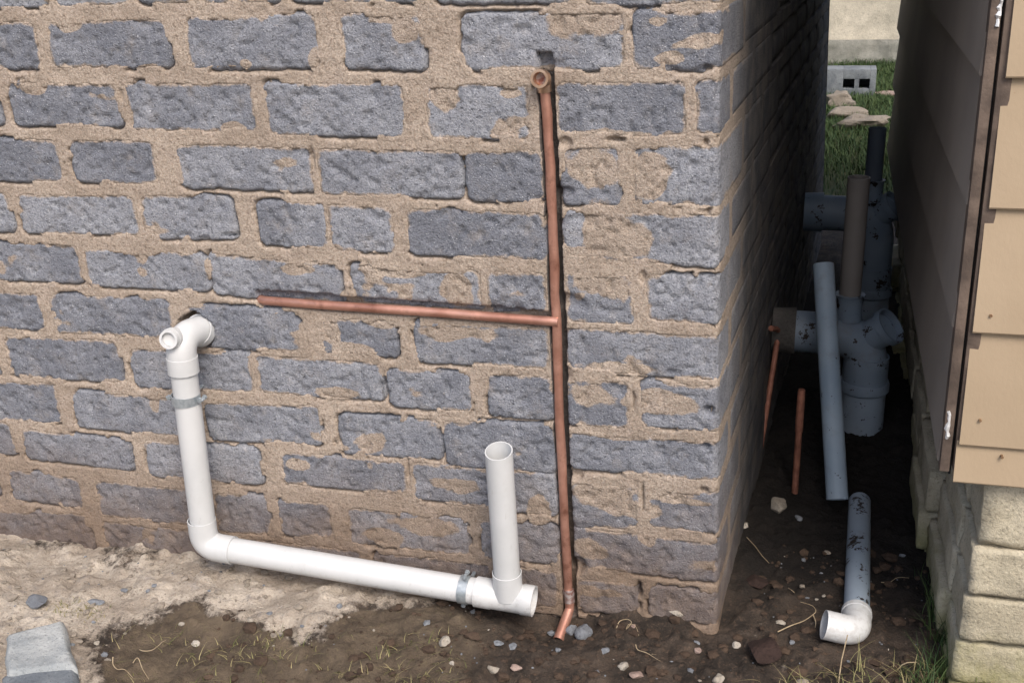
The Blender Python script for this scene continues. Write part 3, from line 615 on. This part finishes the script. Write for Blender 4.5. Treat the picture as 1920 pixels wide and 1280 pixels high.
# tee
MB().tube([tee-ax*.064, tee-ax*.032, tee-ax*.030, tee+ax*.028, tee+ax*.030, tee+ax*.053], [RS+.001, RS+.001, RS-.0004, RS-.0004, RS+.001, RS+.001], 28, inner=.003).build('tee', M['pvc'], wp_)
st0 = P(953, 1112, OFF-.004); st1 = P(935, 845, OFF-.022); up = (st1-st0).normalized()
MB().tube([st0-up*.004, st0+up*.050, st0+up*.0505], [RS-.0010, RS-.0004, RS-.002], 28, caps=False).build('branch_socket', M['pvc'], wp_)
MB().tube([st0+up*.03, st1], R-.0004, 28, inner=.0022, cut=.22).build('upright_stub', M['pvc'], wp_)
def clamp(c, d, sidev, ears):
    c = Vector(c); d = d.normalized(); b = MB(); b.tube([c-d*.0095, c+d*.0095], R+.0024, 28, inner=.0014); o = b.build('pipe_clamp', M['steel'], wp_)
    s = sidev.normalized()
    for k, e in enumerate(ears):
        q = c+s*e*(R+.008); bb = MB(); n = d.cross(s).normalized()
        for t in (-.003, .003):
            bm = MB.__new__(MB); bb.tube([q-s*.008+n*t, q+s*.006+n*t], .0024, 6)
        bb.tube([q-n*.013, q+n*.010], .0028, 8); bb.tube([q-n*.0135, q-n*.0095], .0052, 6, smooth=False); bb.tube([q+n*.006, q+n*.009], .005, 6, smooth=False)
        bb.build('bolt', M['steel'], o)
    return o
cvert = P(349, 746); clamp(cvert, dn, Vector((1, 0, 0)), (-1, 1))
chor = P(872, 1104); chor = low2+ax*((chor-low2).dot(ax)); clamp(chor, ax, Vector((.12, -.1, 1)), (-1, 1))
for cc in (cvert, chor): MB().tube([cc+Vector((0, .02, 0)), Vector((cc.x, .02, cc.z))], .004, 8).build('wall_stud', M['steel'], wp_)

# ================================================================ COPPER PIPES on the front
cp = empty('copper_pipe', tuple(at_y(1066, 1110, 0))); tag(cp, 'tee shaped copper water pipe in a chase in the front of the brick wall', 'pipe')
vp = [(1021, 168), (1026, 215), (1028, 262), (1032, 310), (1033, 355), (1036, 405), (1037, 450), (1040, 500), (1040, 550), (1044, 600), (1045, 650), (1047, 720), (1049, 790), (1053, 850), (1056, 920), (1059, 990), (1063, 1050), (1066, 1112)]
pts = [P(x, y, .003+.0012*math.sin(i*1.3)) for i, (x, y) in enumerate(vp)]
MB().tube(pts, [.0087+.0005*math.sin(i*2.1) for i in range(len(pts))], 18).build('upright_pipe', M['copper'], cp)
bp = [(489, 563), (600, 571), (720, 579), (840, 587), (950, 596), (1047, 603)]
pts = [P(x, y, .000-.004*(i/5)) for i, (x, y) in enumerate(bp)]; pts[0] = P(487, 560, .016); pts.insert(1, P(496, 563.5, .002))
MB().tube(pts, .0088, 18).build('branch_pipe', M['copper'], cp)
tl = [P(1066, 1104, .003), P(1068, 1128, -.002)]
MB().tube([tl[0], tl[0].lerp(tl[1], .25), tl[0].lerp(tl[1], .7), tl[1]], [.0112, .0116, .0100, .0108], 16).build('burnt_joint', M['solder'], cp)
tl = [P(1068, 1126, -.002), P(1068, 1140, -.004), P(1062, 1158, -.02), P(1047, 1199, -.062)]
MB().tube(tl, [.0098, .0090, .0104, .0108], 16, inner=.0016).build('bent_tail', M['copper'], cp)
fc = P(1018, 147, -.006); fdn = Vector((-.03, -1, .10)).normalized()
ft = MB().tube([P(1021, 172, .003), P(1020, 160, .002)], [.012, .0122], 18); ft.tube(bend(P(1020, 164, .003), fc+Vector((.001, .006, 0)), fc+fdn*.006, .008, 6), .0118, 18)
ft = ft.build('elbow_fitting', M['brass'], cp)
MB().tube([fc+fdn*.004, fc+fdn*.022], .0152, 24, inner=.0042).build('threaded_rim', M['brass'], ft)
MB().tube([fc+fdn*.0045, fc+fdn*.0065], .0102, 20).build('fitting_seat', M['solder'], ft)

# ================================================================ THINGS IN THE GAP
def WSIDE(y, off=0): return y*math.tan(ANG)+off
def drain(name, label, y, px_dn, z_dn_top, zc, xl, x_dn, vent_x, vent_top, vmat, mat, rr=.055, base=0, wob=0):
    t = empty(name, (x_dn, y, base)); tag(t, label, 'drain pipe', 'soil branch drains standing in the gap')
    c = Vector((x_dn, y, zc)); pts = bend(Vector((xl, y, zc+.004)), c, Vector((x_dn, y, z_dn_top)), .085, 12)
    MB().tube(pts, rr, 32).build('bend', mat, t)
    MB().tube([(xl-.002, y, zc+.004), (xl+.055, y, zc+.004)], [rr+.004, rr+.007], 32, inner=.003).build('branch_collar', M['mudcoat'] if y < 1 else mat, t)
    s = MB().tube([(x_dn, y, z_dn_top+.035), (x_dn, y, z_dn_top-.035)], rr+.003, 32); s.build('socket', mat, t)
    s = MB().tube([(x_dn, y, z_dn_top-.030), (x_dn, y, z_dn_top-.038), (x_dn, y, z_dn_top-.055), (x_dn, y, z_dn_top-.06)], [rr+.006, rr+.009, rr+.009, rr+.004], 32); s.build('socket_ring', mat, t)
    MB().tube([(x_dn, y, z_dn_top-.055), (x_dn, y, -.06)], rr+.002, 32).build('down_pipe', M['gap_pvc_mud'], t)
    ed = Vector((.72, -.30, .62)).normalized(); e0 = Vector((x_dn, y, zc))+Vector((-.008, 0, -.01))
    ey = MB().tube([e0, e0+ed*.060, e0+ed*.064, e0+ed*.082], [.040, .040, .047, .047], 28, inner=.004).build('access_eye', mat, t)
    MB().tube([e0+ed*.060, e0+ed*.066], .0385, 24).build('eye_plug', M['gap_pvc'], ey)
    bz = zc+rr
    MB().tube([(vent_x, y-.0, bz-.01), (vent_x, y, bz+.012), (vent_x, y, bz+.030), (vent_x, y, bz+.052), (vent_x, y, bz+.056)], [.033, .031, .0315, .0335, .0365], 28).build('vent_boss', mat, t)
    MB().tube([(vent_x, y, bz+.04), (vent_x+.001, y+wob, vent_top)], .026, 26, inner=.002).build('vent_pipe', vmat, t)
    return t
def zat(px, py, y): return float(at_y(px, py, y)[2])
def xat(px, py, y): return float(at_y(px, py, y)[0])
y2 = .90
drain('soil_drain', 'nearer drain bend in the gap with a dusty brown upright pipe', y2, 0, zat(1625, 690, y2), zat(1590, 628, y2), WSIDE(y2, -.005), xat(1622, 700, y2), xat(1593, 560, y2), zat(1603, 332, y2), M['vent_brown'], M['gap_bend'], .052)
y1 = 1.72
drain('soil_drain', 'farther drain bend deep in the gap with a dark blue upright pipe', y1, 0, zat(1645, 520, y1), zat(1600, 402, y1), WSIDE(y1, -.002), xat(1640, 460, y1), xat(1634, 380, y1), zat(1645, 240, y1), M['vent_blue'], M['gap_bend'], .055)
# leaning loose pipe
a = Vector((.154, 1.153, .379)); b_ = GC(1570, 936, .03); lp = empty('loose_pipe', b_); tag(lp, 'long pale blue plastic pipe leaning in the gap, spotted with mud', 'pipe')
a = Vector(at_y(1544, 496, .80).tolist())
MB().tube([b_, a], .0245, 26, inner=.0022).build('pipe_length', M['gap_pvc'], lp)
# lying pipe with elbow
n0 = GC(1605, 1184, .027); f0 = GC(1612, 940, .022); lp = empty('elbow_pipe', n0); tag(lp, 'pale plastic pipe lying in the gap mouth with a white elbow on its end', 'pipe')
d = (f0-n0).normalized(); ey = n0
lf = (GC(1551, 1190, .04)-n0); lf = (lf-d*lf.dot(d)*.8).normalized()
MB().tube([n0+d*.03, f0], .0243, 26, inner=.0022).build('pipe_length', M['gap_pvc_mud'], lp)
eb = bend(n0+d*.062, n0, n0+lf*.060, .034, 10)
MB().tube(eb, .0275, 28, inner=.0022).build('elbow', M['pvc'], lp)
MB().tube([n0+d*.055, n0+d*.066], .0287, 28, inner=.002).build('elbow_collar', M['pvc'], lp)
# copper stubs
t = empty('copper_stub', (.05, .7, 0)); tag(t, 'thin copper pipe coming out of the brick wall side and dropping down', 'pipe')
q0 = Vector((WSIDE(.80, -.002), .80, zat(1422, 614, .80))); q1 = Vector((WSIDE(.86, .012), .86, zat(1453, 620, .86))); q2 = Vector((.042, .60, 0)); q2 = GP(1424, 862, .02)
MB().tube([q0, q0+(q1-q0)*.5+Vector((.003, 0, .002)), q1, q1+(q2-q1)*.06, q2], .0070, 12).build('pipe_length', M['old_copper'], t)
s0 = GP(1490, 924, -.01); s1 = Vector(at_y(1503, 730, s0.y+.01).tolist()); t = empty('copper_stub', s0); tag(t, 'short copper pipe standing free in the dark soil behind a pale stone', 'pipe')
MB().tube([s0, s0+(s1-s0)*.6, s0+(s1-s0)*.62, s0+(s1-s0)*.9, s1], [.0075, .0075, .009, .009, .008], 12, inner=.001).build('pipe_length', M['old_copper'], t)

# ================================================================ FAR YARD
fw = empty('garden_wall', (.6, 8.0, 0)); tag(fw, 'cream plastered wall closing the yard beyond the gap', 'wall')
FWY = 7.95
def relief(x0, x1, z0, z1, y, st, amp, sc, mat, name, parent):
    xs = np.arange(x0, x1+st, st); zs_ = np.arange(z0, z1+st, st); X, Zz = np.meshgrid(xs, zs_, indexing='ij')
    Yy = y-amp*(fbm(X, Zz, sc, 3, 5)-.5); n = X.shape
    Pp = np.stack([X, Yy, Zz], -1).reshape(-1, 3); return link(name, npmesh(name, Pp, grid_faces(*n), True), mat, parent)
relief(-.8, 2.2, .12, 1.4, FWY, .02, .03, .25, M['farwall'], 'plaster', fw)
relief(-.8, 2.2, -.1, .20, FWY-.028, .015, .05, .2, M['plinth'], 'plinth', fw)
MB().box(-5, 7, FWY+.03, FWY+.23, -.1, 2.4).build('wall_body', M['farwall'], fw)
def GPf(px, py, dz=0): return GP(px, py, dz)
# hollow block
hb = GPf(1606, 180); t = empty('hollow_block', hb); tag(t, 'grey hollow concrete block with two dark holes lying in the grass by the cream wall', 'concrete block')
L = .42; Hh = .19; bx0 = hb.x-.30; yy = hb.y; z0 = hb.z-.01
b = MB(); T_ = .035
xs = [bx0, bx0+.205, bx0+.205+.075, bx0+.205+.105, bx0+.205+.175, bx0+.205+.215]
zz = [z0, z0+.06, z0+.125, z0+.19]; b.box(xs[1]-.01, xs[4]+.01, yy+.15, yy+.199, zz[1]-.01, zz[2]+.01)
b.box(bx0, xs[1], yy, yy+.20, z0, zz[3], .004); b.box(xs[2], xs[3], yy+.001, yy+.199, zz[1], zz[2]); b.box(xs[4], xs[5], yy, yy+.2, z0, zz[3], .004)
b.box(xs[1], xs[4], yy, yy+.2, z0, zz[1], .004); b.box(xs[1], xs[4], yy, yy+.2, zz[2], zz[3], .004); b.build('block_body', M['blueblock'], t)
def stone(px, py, w, h, mat, label, name='stone', cat='stone', flat=.6, seed=0, group=None, ground_z=None, ang=0, rough=.22, sink=.25):
    """faceted irregular stone; w,h are its size in the photograph"""
    p = GP(px, py+h*.3); dist = (np.array(p)-CAM); zc = -(RM.T@dist)[2]; sx = w/FPX*zc/2; sy = sx*max(.6, min(1.5, h/w*1.3)); sz = sx*flat
    bm = bmesh.new(); bmesh.ops.create_icosphere(bm, subdivisions=3, radius=1); r2 = random.Random(seed*31+int(px)); off = r2.uniform(0, 50)
    cuts = [(Vector((r2.gauss(0, 1), r2.gauss(0, 1), r2.gauss(0, 1))).normalized(), r2.uniform(.5, .85)) for _ in range(9)]
    for v in bm.verts:
        q = v.co.copy()
        for n, dd in cuts:
            k = q.dot(n)
            if k > dd: q -= n*(k-dd)*.9
        q *= 1+rough*(float(vn(q.x+off, q.y+q.z, .5, 3))-.5); v.co = q
    a = r2.uniform(0, 3) if not ang else ang
    for v in bm.verts:
        x, y, z = v.co; ca, sa = math.cos(a*.3), math.sin(a*.3)
        v.co = Vector((p.x+(x*ca-y*sa)*sx*1.1, p.y+(x*sa+y*ca)*sy, p.z+sz*(1-2*sink*.5)+z*sz-.15*sz))
    me = bpy.data.meshes.new(name); bm.to_mesh(me); bm.free()
    for f in me.polygons: f.use_smooth = r2.random() < .0
    return tag(link(name, me, M[mat]), label, cat, group)
stone(1572, 192, 60, 34, 'st_dry', 'pale broken rubble lump half hidden by the brick wall in the yard', 'rubble', 'rubble', .7, rough=.7, seed=2)
stone(1584, 216, 90, 26, 'st_dry', 'long pinkish slab of rubble just behind the flat slab in the grass', 'rubble', 'rubble', .35, rough=.7, seed=3)
stone(1614, 236, 92, 26, 'st_dry', 'flat pale grey slab lying across the grass, nearest of the yard rubble', 'rubble', 'rubble', .4, rough=.7, seed=5)
stone(1668, 176, 70, 12, 'st_pink', 'thin pale slab in the grass next to the shed edge', 'rubble', 'rubble', .2)

# ================================================================ STONES ON THE SOIL
ST = [(833, 1199, 20, 24, 'st_pale', 'small pale upright pebble below the tee of the white pipe', .9), (925, 1252, 24, 16, 'st_pale', 'pale wedge pebble left of the brown cobble at the bottom edge', .7),
 (967, 1251, 24, 15, 'st_pink', 'tan rounded pebble just right above the brown cobble at the bottom edge', .6), (943, 1266, 30, 24, 'st_brown', 'brown rounded cobble at the bottom edge between two pale pebbles', .7),
 (886, 1190, 36, 16, 'st_brown', 'flat brown stone right of the small upright pebble', .4), (935, 1204, 20, 14, 'st_grey', 'grey chip, left one of the pair under the white pipe end', .5), (961, 1208, 18, 16, 'st_grey', 'grey chip, right one of the pair under the white pipe end', .5),
 (1071, 1174, 20, 30, 'st_grey', 'narrow grey stone chip just behind the bent copper tail', .9), (1096, 1182, 34, 34, 'st_grey', 'large angular grey chip right of the bent copper tail', .8), (1036, 1184, 18, 12, 'st_grey', 'small grey chip left of the bent copper tail', .6),
 (1168, 1246, 20, 20, 'st_pale', 'pale round pebble left of the pink stone near the bottom', .8), (1192, 1263, 30, 18, 'st_pink', 'pinkish jagged stone near the bottom edge right of a pale round pebble', .5),
 (1188, 1172, 10, 10, 'st_pink', 'tiny pink pebble beside the curled root at the wall foot', .7), (1266, 1142, 34, 26, 'st_pale', 'cream lump of mortar lying against the foot of the brick wall', .7),
 (1308, 1220, 14, 14, 'st_pink', 'small tan pebble in front of the wall corner', .7), (1380, 1207, 16, 14, 'st_pale', 'small pale pebble left of the big reddish clod', .7), (1348, 1270, 27, 20, 'st_pale', 'pale stone at the bottom edge below the wall corner', .7),
 (1432, 1203, 62, 72, 'st_red', 'big dark reddish clod in front of the gap', .6), (1395, 982, 24, 16, 'st_pale', 'pale rubble bit at the foot of the wall side', .5), (1457, 944, 34, 36, 'st_pale', 'pale rounded stone in the gap in front of the copper stub', .95),
 (1550, 1034, 16, 9, 'st_dry', 'thin pale chip beside the lying pipe', .4), (1463, 1167, 18, 9, 'st_pale', 'oval pale pebble above the big reddish clod', .6), (1507, 1278, 28, 14, 'st_dry', 'pale flat stone cut by the bottom edge below the elbow', .5),
 (1668, 1048, 34, 20, 'st_brown', 'dull brown stone right of the lying pipe', .6), (1497, 968, 14, 18, 'st_grey', 'small grey pebble behind the pale rounded stone', .7), (180, 1126, 34, 20, 'st_grey', 'flat oval grey stone on the dry sand', .35),
 (76, 1120, 46, 34, 'st_grey', 'rough grey lump of hardened mortar behind the pale block', .5), (20, 1115, 30, 20, 'st_dry', 'crumbly lump at the left edge behind the pale block', .5), (367, 1206, 17, 12, 'st_pale', 'small tan pebble on the mossy soil', .6),
 (341, 1168, 11, 10, 'st_pale', 'tiny pale pebble at the edge of the dry sand', .7), (182, 1204, 11, 9, 'st_pale', 'tiny white pebble right of the pale block', .7), (1135, 1215, 15, 20, 'st_grey', 'narrow grey chip in front of the curled root', .6),
 (1240, 1262, 16, 13, 'st_brown', 'small brown stone right of the pinkish jagged stone', .7), (1420, 1085, 40, 30, 'st_red', 'reddish clod beside the foot of the wall corner', .5), (1285, 1225, 18, 14, 'st_brown', 'little brown stone left of the small tan pebble', .7),
 (1505, 1098, 13, 9, 'st_dry', 'small chip between root and wall corner in the gap mouth', .6), (560, 1135, 20, 13, 'st_dry', 'buff lump of sand under the long white pipe', .6), (470, 1158, 15, 11, 'st_pale', 'pale pebble at the lower edge of the sand under the white pipe', .6), (1160, 1190, 14, 10, 'st_brown', 'small brown pebble between the large grey chip and the curled root', .6)]
for x, y, w_, h_, m_, lab, fl in ST: stone(x, y, w_, h_, m_, lab, 'clod' if m_ == 'st_red' else 'stone', 'clod' if m_ == 'st_red' else 'stone', fl)
# grit: too many to count
V_, F_, nv, ti = [], [], 0, 0
ico = bmesh.new(); bmesh.ops.create_icosphere(ico, subdivisions=1, radius=1); iv = np.array([v.co[:] for v in ico.verts]); jf = np.array([[v.index for v in f.verts] for f in ico.faces]); ico.free()
def grit(name, n, xr, yr, r0, r1, mat, label, keep, cat):
    V_, F_ = [], []; nv = 0; X = nr.uniform(*xr, n*3); Y = nr.uniform(*yr, n*3); ok = keep(X, Y); X, Y = X[ok][:n], Y[ok][:n]; Zg = gh(X, Y)
    for x, y, z in zip(X, Y, Zg):
        r = r0+(r1-r0)*nr.rand()**4; v = iv*(1+.5*(nr.rand(len(iv), 1)-.5))*np.array([r*nr.uniform(.7, 1.3), r*nr.uniform(.7, 1.3), r*nr.uniform(.4, .8)])
        V_.append(v+[x, y, z+r*.15]); F_.append(jf+nv); nv += len(iv)
    return tag(link(name, npmesh(name, np.concatenate(V_), np.concatenate(F_), False), M[mat]), label, cat, kind='stuff')
front = lambda X, Y: (Y < -.005) | ((X > .06+Y*.053) & (X < .40) & (Y < .32))
sand_k = lambda X, Y: (seg_dist(X, Y, SANDP)+.08*(fbm(X, Y, .1, 4, 3)-.5) > -.01) & (Y < -.005)
dark_k = lambda X, Y: (seg_dist(X, Y, SANDP) < .02) & front(X, Y)
grit('gravel', 1100, (-.95, .5), (-.5, 1.0), .002, .015, 'st_brown', 'brown grit scattered over the dark soil', dark_k, 'gravel')
grit('gravel', 50, (-.95, .5), (-.5, .8), .0015, .007, 'st_pale', 'pale grit sprinkled over the dark soil', dark_k, 'gravel')
grit('gravel', 90, (-.8, .4), (-.4, .6), .002, .008, 'st_grey', 'grey grit sprinkled over the dark soil', dark_k, 'gravel')
grit('gravel', 800, (-1.9, -.5), (-.6, .0), .002, .009, 'st_dry', 'buff crumbs lying on the dry sand at the left', sand_k, 'gravel')
grit('gravel', 70, (-1.9, -.5), (-.6, .0), .002, .009, 'st_grey', 'grey crumbs lying on the dry sand at the left', sand_k, 'gravel')

# pale block bottom left
tb = empty('concrete_block', tuple(GP(70, 1230))); tag(tb, 'pale worn concrete block sunk in the sand at the bottom left corner', 'concrete block')
def quad_block(pxs, ztop, depth, mat, name, parent, seed=1):
    C4 = [at_z(x, y, ztop)[:2] for x, y in pxs]; n = 34; u, v = np.meshgrid(np.linspace(0, 1, n), np.linspace(0, 1, n), indexing='ij')
    c = [np.array(q) for q in C4]; XY = ((1-u)*(1-v))[..., None]*c[0]+(u*(1-v))[..., None]*c[1]+(u*v)[..., None]*c[2]+((1-u)*v)[..., None]*c[3]
    e = np.minimum(np.minimum(u, 1-u), np.minimum(v, 1-v)); XY = XY+(.006*(fbm(u, v, .3, seed, 3)-.5)*ss(.12, 0, e))[..., None]
    Zt = ztop-.012*ss(.09, 0, e)**2+.005*(fbm(XY[..., 0], XY[..., 1], .03, seed, 4)-.5)
    Pp = np.concatenate([XY, Zt[..., None]], -1).reshape(-1, 3); F = grid_faces(n, n)
    idx = np.arange(n*n).reshape(n, n); lp_ = np.concatenate([idx[:-1, 0], idx[-1, :-1], idx[:0:-1, -1], idx[0, :0:-1]])
    B = Pp[lp_].copy(); B[:, 2] = ztop-depth; k = len(lp_); q = np.arange(k); sk = np.stack([lp_[q], n*n+q, n*n+(q+1) % k, lp_[(q+1) % k]], 1)
    me = npmesh(name, np.concatenate([Pp, B]), np.concatenate([F, sk]), True); return link(name, me, mat, parent)
quad_block([(10, 1186), (118, 1156), (142, 1246), (8, 1262)], .036, .09, M['pale_block'], 'upper_face', tb)
quad_block([(4, 1262), (140, 1243), (158, 1330), (10, 1350)], .027, .08, M['blueblock'], 'lower_face', tb, 3)

# ================================================================ ROOTS AND GRASS
def root(pxs, r, label, forks=()):
    t = MB(); 
    for chain in (pxs, *forks):
        pp = [GP(x, y, .004+dz) for x, y, dz in chain]; sm = []
        for i in range(len(pp)-1):
            for k in range(4):
                p0 = pp[max(i-1, 0)]; p1, p2 = pp[i], pp[i+1]; p3 = pp[min(i+2, len(pp)-1)]; q = k/4
                sm.append(.5*((2*p1)+(p2-p0)*q+(2*p0-5*p1+4*p2-p3)*q*q+(3*p1-p0-3*p2+p3)*q**3))
        sm.append(pp[-1]); n = len(sm); t.tube(sm, [max(.7*r*(1-.75*i/n), .0004) for i in range(n)], 5)
    tag(t.build('dry_root', M['root']), label, 'root')
root([(1458, 1187, 0), (1482, 1178, .004), (1505, 1172, .006), (1520, 1164, .008), (1529, 1155, .008), (1522, 1146, .01), (1500, 1139, .01)], .0019, 'forked dry root beside the big reddish clod', [[(1524, 1160, .006), (1529, 1172, .004), (1528, 1180, 0)]])
root([(1192, 1216, .004), (1196, 1224, .004), (1212, 1232, .005), (1228, 1238, .004), (1238, 1242, 0)], .0015, 'dry root curling above the pinkish jagged stone', [[(1222, 1232, .004), (1230, 1238, .01)]])
root([(1156, 1180, 0), (1162, 1172, .006), (1176, 1170, .008), (1184, 1178, .006), (1174, 1185, .004), (1180, 1180, .01), (1192, 1184, .01), (1198, 1194, 0)], .0013, 'curled pale rootlets at the foot of the brick wall')
root([(262, 1220, 0), (270, 1226, .004), (285, 1226, .006), (298, 1220, .008), (306, 1214, .01), (312, 1208, .006)], .0015, 'bent dry root on the mossy soil near the sand edge')
root([(214, 1243, .01), (214, 1255, .006), (222, 1264, .008), (236, 1266, .006), (250, 1276, .004)], .0019, 'thick pale straw stalk right of the pale block')
root([(250, 1245, .0), (262, 1252, .01), (270, 1266, .01), (280, 1276, .0)], .0016, 'pale straw stalk between the bent root and the bottom edge')
root([(1652, 1094, 0), (1668, 1094, .004), (1682, 1090, .006), (1704, 1089, .004)], .0014, 'thin dry root right of the lying pipe')
root([(1400, 1010, 0), (1415, 1028, .004), (1428, 1048, .006), (1442, 1062, 0)], .0014, 'thin dry root near the foot of the wall side')
root([(1478, 1105, 0), (1484, 1112, .01), (1490, 1115, 0)], .0012, 'tiny root bit left of the lying pipe')
def blades(name, pts, mat, label, hr, wr, lean=.5, seg=3):
    V_, F_, A_ = [], [], []; nv = 0
    for (x, y, z) in pts:
        h = rnd.uniform(*hr); w_ = rnd.uniform(*wr); a = rnd.uniform(0, 6.28); l = rnd.uniform(.1, lean)*h; dx, dy = math.cos(a), math.sin(a); t = rnd.random()
        for i in range(seg+1):
            q = i/seg; ww = w_*(1-q*.92); cx = x+dx*l*q*q; cy = y+dy*l*q*q; cz = z-.003+h*q*(1-.25*q*lean)
            px_, py_ = -dy*ww, dx*ww; V_ += [(cx-px_, cy-py_, cz), (cx+px_, cy+py_, cz)]; A_ += [t, t]
            if i < seg: F_.append((nv+2*i, nv+2*i+1, nv+2*i+3, nv+2*i+2))
        nv += 2*(seg+1)
    return tag(link(name, npmesh(name, V_, F_, True, {'tone': A_}), M[mat]), label, 'grass', kind='stuff')
def scatter(n, cx, cy, sx, sy, test=None):
    out = []
    while len(out) < n:
        x = rnd.gauss(cx, sx); y = rnd.gauss(cy, sy)
        if test is None or test(x, y): out.append((x, y, float(gh(x, y))))
    return out
pts = []
for _ in range(70):
    px_, py_ = rnd.uniform(190, 900), rnd.uniform(1190, 1300); g = GP(px_, py_); pts += scatter(rnd.randint(2, 9), g.x, g.y, .012, .012)
blades('grass', pts, 'straw', 'sparse yellowish grass blades sprouting from the mossy soil', (.008, .032), (.0006, .0014), 1.6)
g = GP(150, 1142); blades('grass', scatter(160, g.x, g.y, .03, .012), 'straw', 'small green tuft behind the pale concrete block', (.006, .016), (.0008, .0015), 1.2)
pts = []
for px_, py_, n, s_ in ((1850, 1290, 40, .03), (1700, 1280, 30, .03), (1640, 1295, 26, .03), (1750, 1265, 24, .02), (1560, 1300, 30, .03), (1480, 1290, 14, .02), (1600, 1262, 14, .02)):
    g = GP(px_, py_); pts += scatter(n, g.x, g.y, s_, s_*.7)
blades('grass', pts, 'straw', 'thin yellow green grass at the bottom edge in front of the shed foundation', (.02, .07), (.0007, .0016), 1.5, 5)
pts = []
for px_, py_, n, s_ in ((1766, 1262, 60, .012), (1768, 1215, 50, .014), (1758, 1160, 36, .014), (1752, 1110, 20, .012), (1740, 1290, 60, .02)):
    g = GP(px_, py_); pts += scatter(n, g.x, g.y, s_, s_*1.5)
blades('grass', pts, 'grass', 'dark green grass growing against the side of the shed foundation', (.03, .10), (.0008, .002), .8, 5)
pts = [(x, y, float(gh(x, y))) for x, y in ((rnd.uniform(-.6, 1.6), 2.95+5.0*rnd.random()**.8) for _ in range(60000)) if rnd.random() < (.12+.88*min(1, max(0, (y-3.2)/1.0)))*(.4+1.2*float(vn(x, y, .35, 2)))]
blades('grass', pts, 'grass', 'green lawn in the yard beyond the gap', (.03, .09), (.002, .0045), 1.0, 2)
# long straws
for chain, lab in (([(1572, 1282, 0), (1576, 1262, .03), (1584, 1250, .07)], 'pale straw stem standing below the white elbow'), ([(1681, 1256, 0), (1700, 1252, .012), (1718, 1254, .016), (1736, 1262, 0)], 'long arched straw in front of the shed foundation')):
    pp = [GP(x, y, z) for x, y, z in chain]; tag(MB().tube([pp[0], pp[0].lerp(pp[1], .5)+Vector((0, 0, .004)), pp[1], *pp[2:]], .0011, 5).build('dry_root', M['root']), lab, 'straw')
